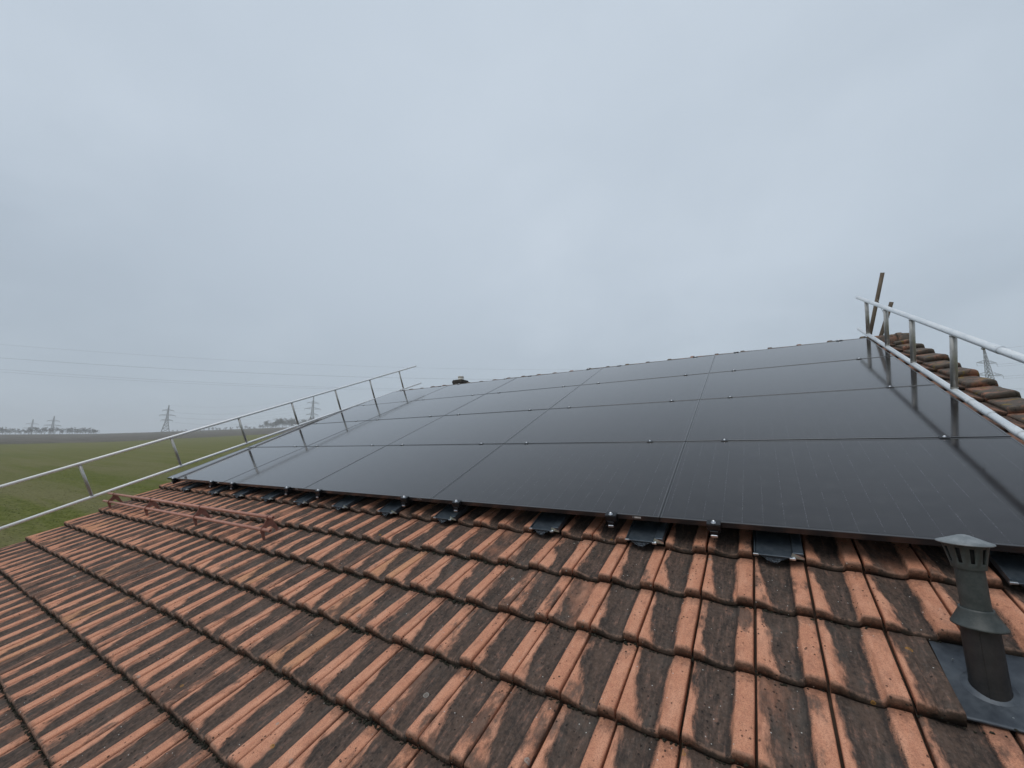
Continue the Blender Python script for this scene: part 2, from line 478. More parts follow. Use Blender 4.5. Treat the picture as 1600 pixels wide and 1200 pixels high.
m, q = mat("winter_crop")
ob = q.node('ShaderNodeTexCoord').outputs['Object']
ln = q.node('ShaderNodeVectorMath', {0: ob}, operation='LENGTH').outputs['Value']
n1 = q.noise(ob, 0.012, 5, 0.6); n2 = q.noise(ob, 0.9, 5, 0.7); n3 = q.noise(ob, 3.6, 4, 0.7)
n4 = q.noise(q.map(ob, (0.05, 1, 1)), 0.25, 4, 0.6)
c = q.mix(q.step(q.add(q.mul(n2, 0.5), q.mul(n3, 0.5)), 0.40, 0.60), (0.072, 0.085, 0.014), (0.130, 0.138, 0.036))
c = q.mix(q.mul(q.step(q.add(n4, q.mul(n1, 0.6)), 0.72, 0.92), 0.60), c, (0.170, 0.150, 0.080))
c = q.mix(q.mul(q.step(q.add(ln, q.mul(n1, 160.0)), 130, 290), 0.60), c, (0.135, 0.130, 0.040))
c = q.mix(q.mul(q.step(n1, 0.52, 0.62), 0.30), c, (0.082, 0.104, 0.016))
finish(q, c, 0.95, 0, q.bump(q.add(n2, n3), 0.5, 0.12), 0.03)
M_GRASS = m
m, q = mat("ploughed_soil")
ob = q.node('ShaderNodeTexCoord').outputs['Object']
n1 = q.noise(q.map(ob, (0.25, 1, 1)), 0.10, 6, 0.7); n2 = q.noise(ob, 0.6, 5, 0.75)
c = q.mix(q.step(q.add(q.mul(n1, 0.6), q.mul(n2, 0.4)), 0.40, 0.60), (0.048, 0.040, 0.026), (0.110, 0.092, 0.074))
finish(q, c, 0.95, 0, q.bump(n2, 1.0, 0.3), 0.15)
M_SOIL = m

# ------------------------------------------------------------------ terrain
CREST = 900.0


def lerp_tab(x, tab):
    if x <= tab[0][0]: return tab[0][1]
    for (x0, y0), (x1, y1) in zip(tab, tab[1:]):
        if x <= x1:
            return y0 + (y1 - y0) * (x - x0) / (x1 - x0)
    return tab[-1][1]


ELEV = [(0, -0.30), (20, 0.5), (45, 3.2), (72, 4.0), (100, 3.7), (125, 3.3), (146, 3.35), (151.7, 3.05), (160.4, 2.40), (163, 2.18), (168, 1.82),
        (173.7, 1.57), (180, 1.4), (215, 0.4), (250, -0.3), (360, -0.30)]


def ground_z(r, az):
    e = lerp_tab(az % 360, ELEV)
    zc = ZC + CREST * tan(rad(e))
    if r <= CREST:
        t = max(0.0, r - 12) / (CREST - 12)
        return zc * t ** 1.2
    return zc - (r - CREST) * 0.012


def pol(r, az, dz=0.0):
    return Vector((CAMW.x + r * cos(rad(az)), CAMW.y + r * sin(rad(az)), ground_z(r, az) + dz))


def boundary(az):
    d = (168 - az)
    base = 385 + (d * 6 if d > 0 else d * 2)
    return max(300, min(620, base)) + 5 * sin(az * 0.9)


def build_ground():
    azs = []
    a = 0.0
    while a < 360:
        azs.append(a)
        a += 0.75 if 140 < a < 182 else 3.0
    azs.append(360.0)
    near = [0.0, 12, 20, 28, 36, 45, 55, 70, 90, 115, 150, 190, 240, 290, 340]
    far = [1.0, 1.15, 1.35, 1.6, 1.9]
    gm, sm_ = MB(), MB()
    gcache, scache = {}, {}

    def gv(mb, cache, i, ri, r):
        k = (i % (len(azs) - 1), ri)
        if ri == 0 and mb is gm: k = (0, 0)
        if k not in cache:
            p = pol(r, azs[i])
            cache[k] = mb.vert(p)
        return cache[k]
    hill = lambda az: 100 < az < 230
    for i in range(len(azs) - 1):
        a0, a1 = azs[i], azs[i + 1]
        def rows(az):
            b = boundary(az) if hill(az) else 520
            fr = [r / 340.0 * (b) if r > 190 else r for r in near] + [b]
            s1 = [b, b + (CREST - b) * 0.25, b + (CREST - b) * 0.5, b + (CREST - b) * 0.75, CREST - 12, CREST, CREST + 14, 1000, 1400, 2200, 3400]
            return fr, s1
        f0, s0 = rows(a0); f1, s1 = rows(a1)
        for k in range(len(f0) - 1):
            if k == 0:
                A = gv(gm, gcache, i, 0, 0); B = gv(gm, gcache, i, 1, f0[1]); C = gv(gm, gcache, i + 1, 1, f1[1])
                gm.face((A, B, C), True)
            else:
                if abs(f0[k] - f0[k + 1]) < 1e-6: continue
                gm.face((gv(gm, gcache, i, k, f0[k]), gv(gm, gcache, i, k + 1, f0[k + 1]),
                         gv(gm, gcache, i + 1, k + 1, f1[k + 1]), gv(gm, gcache, i + 1, k, f1[k])), True)
        for k in range(len(s0) - 1):
            sm_.face((gv(sm_, scache, i, k, s0[k]), gv(sm_, scache, i, k + 1, s0[k + 1]),
                      gv(sm_, scache, i + 1, k + 1, s1[k + 1]), gv(sm_, scache, i + 1, k, s1[k])), True)
    o = link("grass_field", gm.mesh("grass_field", M_GRASS, CAMW * 1.0 - Vector((0, 0, CAMW.z))), None, Matrix.Translation((CAMW.x, CAMW.y, 0)))
    tag(o, "green winter crop field beside the house", "field", None, "structure")
    o = link("ploughed_field", sm_.mesh("ploughed_field", M_SOIL, CAMW * 1.0 - Vector((0, 0, CAMW.z))), None, Matrix.Translation((CAMW.x, CAMW.y, 0)))
    tag(o, "brown ploughed field on the rise behind the green field", "field", None, "structure")


build_ground()

# tufts of the young crop, where the field is close enough to show them
def build_tufts():
    rnd = random.Random(3)
    mb = MB()
    for i in range(26000):
        az = rnd.uniform(157, 181)
        r = 22 + 110 * rnd.random() ** 1.35
        p = pol(r, az)
        s = rnd.uniform(0.03, 0.07)
        for k in range(2):
            t = rnd.uniform(0, 2 * pi); l = rnd.uniform(0.5, 1.0) * s
            d = Vector((cos(t), sin(t), 0))
            b0 = p + d * s * 0.3; n_ = Vector((-d.y, d.x, 0)) * s * 0.8
            i0 = mb.vert(b0 - n_); i1 = mb.vert(b0 + n_); i2 = mb.vert(b0 + d * s * 1.3 + Vector((0, 0, l * 0.45)))
            mb.face((i0, i1, i2))
    off = Vector((CAMW.x, CAMW.y, 0))
    o = link("grass", mb.mesh("grass", M_GRASS, off), None, Matrix.Translation(off))
    tag(o, "short green crop tufts on the field", "grass", None, "stuff")


build_tufts()

# ------------------------------------------------------------------ house and its roof
PITCH = 0.2165                        # tile width
JOINT0 = 7.510                        # a joint between two tile columns
GAUGE = 0.341
NOSE0 = -0.040                        # nose of the course under the panel edge
TOPC = -0.130                         # height of the ridge of a tile at its nose
A_LEFT = JOINT0 - 36 * PITCH
A_RIGHT = JOINT0 + 8 * PITCH
RIDGE_B, RIDGE_C = 4.93, -0.171
HOOK_COLS = [4, 0, -3, -6, -10, -13, -16, -19, -22, -25, -28, -32]

# (across 0..1, height below the tile's ridge)
PROF = [(0.017, -0.012), (0.025, -0.0030), (0.05, -0.0005), (0.12, -0.0030), (0.19, -0.0085), (0.27, -0.0170), (0.37, -0.0245), (0.47, -0.0280),
        (0.575, -0.0285), (0.645, -0.0265), (0.675, -0.0180), (0.695, -0.0050), (0.715, 0.0), (0.85, 0.0012), (0.945, 0.0), (0.962, -0.003), (0.971, -0.012)]
PROF_LO = [PROF[i] for i in (0, 2, 4, 7, 9, 11, 14, 16)]


def add_tile(mb, a0, w, b0, prof, rnd, tops=TOPC, length=GAUGE + 0.035, nb=4, du=0.0, u0=0.0, u1=1.0, rr=None, thick=0.0202, skirt=None):
    """one interlocking tile: nose at b0, its head slides under the next course"""
    r1, r2 = rr or (rnd.random(), rnd.random())
    ja = rnd.uniform(-0.0015, 0.0015); jb = rnd.uniform(-0.005, 0.005); jc = rnd.uniform(-0.002, 0.002)
    tilt = rnd.uniform(-0.003, 0.003); yaw = rnd.uniform(-0.004, 0.004)
    drop = 0.048                                             # head lies lower than the nose

    def P(u, h, t, dz=0.0):
        a = a0 + u * w + ja + yaw * (t - 0.15)
        b = b0 + jb + t
        c = tops + jc + h - drop * t / GAUGE + dz + tilt * (u - 0.5)
        return (a, b, c)
    # rows down the tile: rounded nose first
    rows = [(0.0, -thick, 0.0), (-0.0015, -0.020, 0.005), (0.0010, -0.0065, 0.010), (0.0065, -0.0016, 0.018), (0.014, 0.0, 0.042)]
    for k in range(1, nb + 1):
        t = 0.014 + (length - 0.014) * k / nb
        rows.append((t, 0.0, t / GAUGE))
    R = []
    for (t, dz, tv) in rows:
        line = []
        for (u, h) in prof:
            # the trough flares up a little at the nose
            amp = 1.12 - 0.74 * min(1.0, max(0.0, t / GAUGE))   # the trough is deep at the nose and runs out towards the head
            hh = h * amp if h > -0.029 else h
            if dz == -thick:
                hh = max(-0.010, h * 0.25) - 0.031          # the nose face ends in a nearly straight lower edge
            line.append(mb.vert(P(u, hh, t, dz), (u0 + (u1 - u0) * u + du, min(1.0, tv), r1, r2)))
        R.append(line)
    for A, B in zip(R, R[1:]):
        for k in range(len(prof) - 1):
            mb.face((A[k], A[k + 1], B[k + 1], B[k]), True)
    # sides and underside so the gap between tiles is a real dark slot
    for side, rev in ((0, False), (-1, True)):
        low = [mb.vert((*mb.v[l[side]][:2], mb.v[l[side]][2] - (skirt[0 if side == 0 else 1] if skirt else 0.02)), mb.att[l[side]]) for l in R[1:]]
        for k in range(len(low) - 1):
            f = (R[k + 1][side], R[k + 2][side], low[k + 1], low[k])
            mb.face(f if not rev else f[::-1], False)
    # underside lip at the nose
    low = [mb.vert((mb.v[i][0], mb.v[i][1] + 0.05, mb.v[i][2] + 0.0), (0.45, 0.0, r1, r2)) for i in R[0]]
    for k in range(len(prof) - 1):
        mb.face((low[k], low[k + 1], R[0][k + 1], R[0][k]), True)


def roof_tiles(detail=True):
    rnd = random.Random(11)
    mb = MB()
    lo, hi = -10, 14
    for j in range(lo, hi + 1):
        b0 = NOSE0 + GAUGE * j
        if b0 > RIDGE_B - 0.12: continue
        for k in range(-36, 8):
            a0 = JOINT0 + k * PITCH
            if detail:
                if j == 0 and k in HOOK_COLS: continue
                if j == -2 and k in (3, 4): continue
            near = detail and j <= 1 and j >= -7
            prof = PROF if near else PROF_LO
            ln = GAUGE + 0.035
            if b0 + ln > RIDGE_B: ln = RIDGE_B - b0
            if detail and j == -2 and k == 2:
                # half tile cut beside the vent's metal sheet
                cut = [(0.02, -0.010), (0.05, -0.0015), (0.18, -0.0015), (0.22, -0.006), (0.30, -0.006), (0.34, -0.001), (0.40, -0.001),
                       (0.46, -0.010), (0.58, -0.013), (0.64, -0.008), (0.70, -0.003), (0.97, -0.001), (0.99, -0.006)]
                add_tile(mb, a0, 0.112, b0, cut, rnd, TOPC + 0.004, ln, 5, u0=0.0, u1=0.55, rr=(0.12, 0.6), skirt=(0.02, 0.045))
                continue
            sk = None
            if k == -36: sk = (0.075, 0.02)
            add_tile(mb, a0, PITCH, b0, prof, rnd, TOPC, ln, 5 if near else 2, skirt=sk)
        # verge tile along the right gable: a fat rounded flange that turns down
        vr = [(0.0, -0.024), (0.03, -0.006), (0.10, -0.001), (0.30, 0.002), (0.50, 0.008), (0.70, 0.014), (0.86, 0.012), (0.95, 0.000), (0.99, -0.028), (1.0, -0.080)]
        ln = min(GAUGE + 0.05, RIDGE_B + 0.05 - b0)
        if detail:
            add_tile(verge_mb, A_RIGHT - 0.125 + rnd.uniform(-.010, .010), 0.190, b0 - 0.016 + rnd.uniform(-.012, .012), vr, rnd, TOPC + 0.016 + rnd.uniform(-0.006, 0.008), ln, 3, thick=0.026)
        # flat weathered rim along the left gable
        vl = [(0.0, -0.060), (0.03, -0.010), (0.15, 0.0), (0.85, 0.0), (0.97, -0.006), (1.0, -0.03)]
        add_tile(mb, A_LEFT - 0.052, 0.055, b0, vl, rnd, TOPC + 0.004, min(ln, GAUGE + 0.035), 3, u0=0.72, u1=0.98, rr=(0.4, rnd.random()), skirt=(0.06, 0.02))
    return mb


house = Thing("house", "house with an old red clay tiled roof carrying the solar panels", "house", (0, 0, 0), M_ROOF)
verge_mb = MB()
tiles_mb = roof_tiles()
house.part("tiled_roof", tiles_mb, M_TILE, attr=True)
house.part("verge_edge", verge_mb, M_RIDGE, label="lichen spotted edge tiles along the right gable")

# the far slope: the same tiles turned half round about the ridge
apex_w = M_ROOF @ Vector((0, RIDGE_B, -0.16))
mid_a = (A_LEFT + A_RIGHT) / 2
rear = link("rear_roof", roof_tiles(False).mesh("rear_roof", M_TILE, (0, 0, 0), True), house.o)
turn = Matrix.Translation((mid_a, apex_w.y, 0)) @ Matrix.Rotation(pi, 4, 'Z') @ Matrix.Translation((-mid_a, -apex_w.y, 0))
rear.matrix_local = M_ROOF.inverted() @ turn @ M_ROOF

# boarding under the tiles, gable walls, fascia, gutter (house frame = roof coordinates)
mb = MB()
mb.box((A_LEFT + 0.02, -3.44, -0.235), (A_RIGHT + 0.0, RIDGE_B, -0.212))
house.part("roof_boarding", mb, M_WOOD)
inv_roof = M_ROOF.inverted()


def from_world(mb):
    mb.v = [tuple(inv_roof @ Vector(v)) for v in mb.v]
    return mb


eave_w = M_ROOF @ Vector((0, -3.44, -0.24))
mb = MB()
yF = eave_w.y + 0.45; yB = 2 * apex_w.y - yF
def roofz(y): return (apex_w.z - 0.13) - abs(y - apex_w.y) * tan(TH)
x0, x1 = A_LEFT + 0.22, A_RIGHT - 0.22
ring = [(yF, 0.0), (yB, 0.0), (yB, roofz(yB)), (apex_w.y, roofz(apex_w.y)), (yF, roofz(yF))]
A = [mb.vert((x0, y, z)) for y, z in ring]; B = [mb.vert((x1, y, z)) for y, z in ring]
mb.face(A[::-1]); mb.face(B)
for i in range(5):
    k = (i + 1) % 5
    mb.face((A[i], A[k], B[k], B[i]))
house.part("wall", from_world(mb), M_WALL)
mb = MB()
mb.box((A_LEFT, eave_w.y + 0.02, eave_w.z - 0.16), (A_RIGHT, eave_w.y + 0.045, eave_w.z + 0.02))
house.part("fascia_board", from_world(mb), M_WOOD)
mb = MB()
pr = [(0.065 * cos(t), 0.065 * sin(t)) for t in [pi + pi * i / 8 for i in range(9)]]
rows = []
for xx in (A_LEFT, A_RIGHT):
    rows.append([mb.vert((xx, eave_w.y - 0.055 + y, eave_w.z + 0.01 + z)) for y, z in pr] +
                [mb.vert((xx, eave_w.y - 0.055 + y * 0.94, eave_w.z + 0.01 + z * 0.94)) for y, z in pr[::-1]])
n_ = len(rows[0])
for i in range(n_):
    k = (i + 1) % n_
    mb.face((rows[0][i], rows[0][k], rows[1][k], rows[1][i]), True)
house.part("gutter", from_world(mb), M_ZINC)

# ridge capping: tapered half-round tiles, each with a fat collar over the next
mb = MB()
rnd = random.Random(5)
rc_w = M_ROOF @ Vector((0, RIDGE_B, RIDGE_C))
sp = 0.358
a = A_LEFT - 0.02
first = 8.459 - sp * 25
a = first
while a < A_RIGHT + 0.05:
    e = min(a + sp + 0.04, A_RIGHT + 0.06)
    dz = rnd.uniform(-0.004, 0.004); tl = rnd.uniform(-0.004, 0.004)
    prof = [(a, 0.122), (a + 0.012, 0.126), (a + 0.05, 0.125), (a + 0.06, 0.114), (e, 0.106)]
    if e - a > 0.1 and a > A_LEFT - 0.2:
        rings = []
        for (xx, rr) in prof:
            rings.append([mb.vert((max(xx, A_LEFT - 0.03), rc_w.y + rr * cos(t) * 1.1, rc_w.z + rr * sin(t) + dz + tl * (xx - a)))
                          for t in [rad(-25 + 230 * i / 14) for i in range(15)]])
        for P_, Q_ in zip(rings, rings[1:]):
            for i in range(14):
                mb.face((P_[i], Q_[i], Q_[i + 1], P_[i + 1]), True)
        mb.face(rings[0]); mb.face(rings[-1][::-1])
    a += sp
house.part("ridge_capping", from_world(mb), M_RIDGE)

# chimney on the far slope
mb = MB()
pw = M_ROOF @ Vector((0.30, 6.5, -0.235))
mb.box((pw.x, pw.y, pw.z - 1.6), (pw.x + 0.31, pw.y + 0.31, pw.z - 0.0), ch=0.006)
mb.box((pw.x - 0.012, pw.y - 0.012, pw.z - 0.09), (pw.x + 0.322, pw.y + 0.322, pw.z - 0.03), ch=0.004)
ch = house.part("chimney", from_world(mb), M_CHIM, label="small dark sooty chimney poking above the ridge")
mb = MB()
mb.lathe([(0.085, 0), (0.088, 0.02), (0.080, 0.03), (0.078, 0.085), (0.086, 0.09), (0.086, 0.11), (0.065, 0.11), (0.06, 0.02)],
         Matrix.Translation((pw.x + 0.165, pw.y + 0.155, pw.z)), 20)
house.part("chimney_pot", from_world(mb), M_POT, ch)

# moss and grit caught under the tile noses
def build_moss():
    rnd = random.Random(21)
    mb = MB()
    # a rough little lump: squashed, jittered octahedron-like blob
    def lump(p, s):
        n1 = 6
        top = mb.vert((p[0] + rnd.uniform(-.3, .3) * s, p[1] + rnd.uniform(-.3, .3) * s, p[2] + s * rnd.uniform(.5, .9)))
        ring = []
        for i in range(n1):
            t = 2 * pi * i / n1 + rnd.uniform(-.3, .3); rr = s * rnd.uniform(.6, 1.25)
            ring.append(mb.vert((p[0] + rr * cos(t), p[1] + rr * sin(t) * 0.8, p[2] + s * rnd.uniform(-.1, .35))))
        bot = mb.vert((p[0], p[1], p[2] - s * 0.7))
        for i in range(n1):
            k = (i + 1) % n1
            mb.face((ring[i], ring[k], top), True); mb.face((ring[k], ring[i], bot), True)
    for j in range(-7, 0):
        b = NOSE0 + GAUGE * (j)
        a = A_LEFT
        while a < A_RIGHT - 0.1:
            dens = 1.0 if a < 6.4 else (0.55 if a < 7.6 else 0.22)
            a += rnd.expovariate(1 / (0.0050 / dens))
            u = ((a - JOINT0) / PITCH) % 1.0
            # surface of the tile below, just in front of this nose
            h = 0.0
            for (u0, h0), (u1, h1) in zip(PROF, PROF[1:]):
                if u0 <= u <= u1:
                    h = h0 + (h1 - h0) * (u - u0) / (u1 - u0)
            s = rnd.uniform(0.0035, 0.010 if a < 6.3 else 0.007) * (1.0 if rnd.random() < .90 else 1.7)
            up = rnd.random()
            if up < 0.72:
                lump((a, b - rnd.uniform(-0.004, 0.010), TOPC - 0.048 + h * 0.4 + 0.001), s)
            else:
                lump((a, b - 0.003, TOPC + h - rnd.uniform(0.012, 0.040)), s * 0.7)
    return mb


mo = link("moss", build_moss().mesh("moss", M_MOSS), None, M_ROOF)
tag(mo, "dark moss and grit in the gaps between the tile courses", "moss", None, "stuff")

# ------------------------------------------------------------------ solar panels
PW, PH, PX, PY = 1.762, 1.141, 1.765, 1.154
ROWN = ["bottom", "second", "third", "top"]
COLN = ["first", "second", "third", "fourth", "fifth"]


def ring_loops(mb, prof, w, h):
    L = []
    for e, z in prof:
        L.append([mb.vert(p) for p in ((e, e, z), (w - e, e, z), (w - e, h - e, z), (e, h - e, z))])
    n = len(L)
    for i in range(n):
        A, B = L[i], L[(i + 1) % n]
        for k in range(4):
            j = (k + 1) % 4
            mb.face((A[k], A[j], B[j], B[k]))


def make_panel():
    t = Thing("solar_panel", "-", "solar panel", (0, 0, 0), M_ROOF, "black solar panels on the roof")
    mb = MB()
    ring_loops(mb, [(0.024, -0.030), (0.0, -0.030), (0.0, -0.0012), (0.0012, 0.0), (0.0100, 0.0), (0.0108, -0.0008), (0.0108, -0.0075), (0.0015, -0.0075), (0.0015, -0.028), (0.024, -0.028)], PW, PH)
    t.part("frame", mb, M_FRAME)
    mb = MB()
    mb.box((0.0112, 0.0112, -0.0068), (PW - 0.0112, PH - 0.0112, -0.0016))
    t.part("glass", mb, M_GLASS)
    return t.o


proto = make_panel()
lab = MB()
lab.box((PW - 0.155, -0.0008, -0.0175), (PW - 0.105, -0.0001, -0.0075))
lab_me = lab.mesh("label", M_LABEL)
first_used = False
for rr in range(4):
    for cc in range(5):
        o = proto if not first_used else copy_tree(proto)
        first_used = True
        o.matrix_world = M_ROOF @ Matrix.Translation((cc * PX + 0.0015, rr * PY + 0.0, 0)) @ \
            Matrix.Rotation(random.uniform(-.0008, .0008), 4, 'X') @ Matrix.Rotation(random.uniform(-.0006, .0006), 4, 'Y')
        side = {0: "leftmost column", 4: "rightmost column"}.get(cc, COLN[cc] + " column from the left")
        o['label'] = "black solar panel in the %s row, %s" % (ROWN[rr], side)
        if rr == 0:
            l = link("label", lab_me, o)

# mounting rails with their clamps
RAILS = [c * PX + d for c in range(5) for d in (0.280, 1.485)]


def make_rail():
    t = Thing("mounting_rail", "-", "mounting rail", (0, -0.045, -0.05), M_ROOF, "black mounting rails under the panels")
    mb = MB()
    mb.box((-0.02, -0.042, -0.072), (0.02, 4.66, -0.032), ch=0.002)
    pf = t.part("rail_profile", mb, M_BLACK)
    mb = MB()
    mb.box((-0.016, -0.050, -0.066), (0.016, -0.0425, -0.050), ch=0.003)
    t.part("rail_end", mb, M_STEEL)

    def clamp(name, b0, b1, lo, lip):
        mb = MB()
        hw_ = 0.033 if name == "end_clamp" else 0.024
        mb.box((-hw_, b0, lo), (hw_, b1, 0.0008), ch=0.002)
        mb.box((-hw_, b0 - lip[0], 0.0010), (hw_, b1 + lip[1], 0.0052 if hw_ > 0.03 else 0.0036), ch=0.0008)
        c = t.part(name, mb, M_BLACK)
        mb = MB()
        mid = Matrix.Translation((0, (b0 + b1) / 2, 0.0052))
        k_ = 1.0 if name == "end_clamp" else 0.72
        mb.lathe([(r_ * k_, z_ * k_) for r_, z_ in ((0.0125, 0), (0.0125, 0.002), (0.0075, 0.0035), (0.0075, 0.0105), (0.0055, 0.0115), (0.005, 0.006), (0.0, 0.006))], mid, 10)
        t.part("bolt", mb, M_STEEL, c)
    clamp("end_clamp", -0.034, -0.0025, -0.036, (0.0, 0.010))
    for k in (1, 2, 3):
        clamp("mid_clamp", k * PY - 0.0115, k * PY - 0.0015, -0.030, (0.008, 0.008))
    clamp("end_clamp", 3 * PY + PH + 0.0025, 3 * PY + PH + 0.032, -0.036, (0.010, 0.0))
    return t.o


pr_ = make_rail()
for i, a in enumerate(RAILS):
    o = pr_ if i == 0 else copy_tree(pr_)
    o.matrix_world = M_ROOF @ Matrix.Translation((a, -0.045, -0.05))
    cc, s = divmod(i, 2)
    o['label'] = "%s mounting rail with silver clamp bolts under the %s panel column" % (("left", "right")[s], COLN[cc])

# metal hook flashings replacing single tiles under the panel edge
def make_hook():
    t = Thing("roof_hook_flashing", "-", "roof hook", (0, -0.07, -0.12), M_ROOF, "metal roof hook flashings below the panel edge")
    w = PITCH
    rnd = random.Random(4)
    mb = MB()
    # plate with a hemmed lower edge
    mb.box((0.012, -0.062, -0.122), (w - 0.052, 0.36, -0.1195))
    mb.box((0.012, -0.068, -0.1265), (w - 0.052, -0.060, -0.1185), ch=0.0015)
    mb.box((0.004, -0.058, -0.14), (0.010, 0.36, -0.112))
    p1 = t.part("plate", mb, M_FLASH)
    mb = MB()
    mb.box((w - 0.050, -0.050, -0.140), (w - 0.006, 0.36, -0.104), ch=0.003)
    p2 = t.part("side_fold", mb, M_FLASH)
    mb = MB()
    i0 = [mb.vert(p) for p in ((w - 0.052, -0.0515, -0.137), (w - 0.004, -0.0515, -0.137), (w - 0.004, -0.053, -0.1235), (w - 0.050, -0.053, -0.1035), (w - 0.058, -0.062, -0.120))]
    mb.face(i0)
    i1 = [mb.vert((x, y + 0.0012, z)) for x, y, z in [mb.v[i] for i in i0]]
    mb.face(i1[::-1])
    mb.box((w - 0.064, -0.070, -0.135), (w - 0.040, -0.0535, -0.121), ch=0.003)
    t.part("fold_end", mb, M_FOLD, p2)
    mb = MB()
    mb.box((0.000, -0.0705, -0.127), (0.024, -0.0600, -0.1165), ch=0.002)
    t.part("corner_clip", mb, M_FOLD, p1)
    # crumpled foil apron hanging into the trough
    mb = MB()
    nx, ny = 16, 5
    grid = []
    for jy in range(ny):
        f = jy / (ny - 1)
        line = []
        for ix in range(nx):
            u = ix / (nx - 1)
            x = 0.03 + u * (w - 0.085)
            sag = min(1.0, 2.6 * min(u, 1 - u)) ** 0.8 * (0.75 + 0.25 * sin(5.0 * u))
            y = -0.058 - f * 0.022 * sag + rnd.uniform(-.002, .002)
            z = -0.126 - f * 0.028 * sag + rnd.uniform(-.006, .006) * f
            line.append(mb.vert((x, y, z)))
        grid.append(line)
    for A, B in zip(grid, grid[1:]):
        for i in range(nx - 1):
            mb.face((A[i], B[i], B[i + 1], A[i + 1]))
    g2 = [[mb.vert((x, y + 0.001, z - 0.002)) for x, y, z in (mb.v[i] for i in L)] for L in grid]
    for A, B in zip(g2, g2[1:]):
        for i in range(nx - 1):
            mb.face((A[i + 1], B[i + 1], B[i], A[i]))
    t.part("foil_apron", mb, M_FOIL)
    # the hook arm that rises to the rail
    mb = MB()
    mb.box((0.07, 0.12, -0.119), (0.105, 0.30, -0.112), ch=0.002)
    mb.box((0.07, 0.12, -0.1115), (0.105, 0.127, -0.040), ch=0.002)
    t.part("hook_arm", mb, M_BLACK)
    return t.o


ORD = ["first", "second", "third", "fourth", "fifth", "sixth", "seventh", "eighth", "ninth", "tenth", "eleventh", "twelfth"]
ph = make_hook()
hooks = sorted(HOOK_COLS)
for i, k in enumerate(hooks):
    o = ph if i == 0 else copy_tree(ph)
    o.matrix_world = M_ROOF @ Matrix.Translation((JOINT0 + k * PITCH, -0.07, -0.12))
    if i == len(hooks) - 1:
        o['label'] = "dark metal hook flashing under the panel edge, behind the vent pipe"
    else:
        o['label'] = "dark metal hook flashing below the panel edge, %s from the left gable" % ORD[i]

# ------------------------------------------------------------------ guard rails along both sides
def guard_rail(name_label, a, c0, slope, sep, b0, b1, posts, mp, mq, extra, rp=0.019):
    t = Thing("guard_rail", name_label, "guard rail", (a, 0, c0), M_ROOF, "metal guard rails along the panel field")
    low = lambda b: Vector((a, b, c0 + slope * b))
    n = Vector((0, -slope, 1)).normalized()
    mb = MB(); mb.hollow(low(b0), low(b1 + 0.03), rp, 0.003, 18)
    lo = t.part("lower_pipe", mb, mp)
    mb = MB(); mb.hollow(low(b0) + n * sep, low(b1) + n * sep, rp, 0.003, 18)
    up = t.part("upper_pipe", mb, mp)
    for b in posts:
        mb = MB(); mb.tube([low(b) + n * (rp * 0.7), low(b) + n * (sep - rp * 0.7)], rp * 0.92, 14)
        # weld collars
        mb.tube([low(b) + n * (rp * 0.8), low(b) + n * (rp * 1.25)], rp * 1.0, 14)
        mb.tube([low(b) + n * (sep - rp * 1.2), low(b) + n * (sep - rp * 0.8)], rp * 1.0, 14)
        t.part("post", mb, mq)
    if extra:
        for (pp, b, which) in extra:
            base = low(b) + (n * sep if which else Vector((0, 0, 0)))
            mb = MB(); mb.tube([base - Vector((0, pp, 0)), base + Vector((0, pp, 0))], rp + 0.0022, 18, False)
            t.part("sleeve", mb, M_WORN, up if which else lo)
        base = low(1.62) + n * sep
        mb = MB(); mb.tube([base, base - n * 0.034], 0.006, 8); mb.tube([base - n * 0.034 + Vector((0.0, -0.012, 0)), base - n * 0.034 + Vector((0, 0.012, 0))], 0.007, 8)
        t.part("pin", mb, M_ALU2, up)
    return t


guard_rail("silver guard rail sloping up the left gable edge above the field", -0.05, 0.085, -0.024, 0.468, -2.9, 5.60,
           [-2.70, -1.74, -0.78, 0.222, 1.19, 2.15, 3.12, 4.05, 4.985], M_ALU, M_ALU2, None)
guard_rail("worn whitish guard rail along the right panel edge beside the poles", 8.866, 0.006, 0.0, 0.451, -2.9, 5.26,
           [-2.6, -1.70, -0.78, 0.14, 1.06, 2.08, 3.0, 3.87, 4.752], M_WORN, M_ALU2,
           [(0.10, 1.60, 0), (0.02, 1.80, 0), (0.05, 1.20, 0), (0.06, 1.45, 1), (0.05, 1.02, 1)], 0.0225)

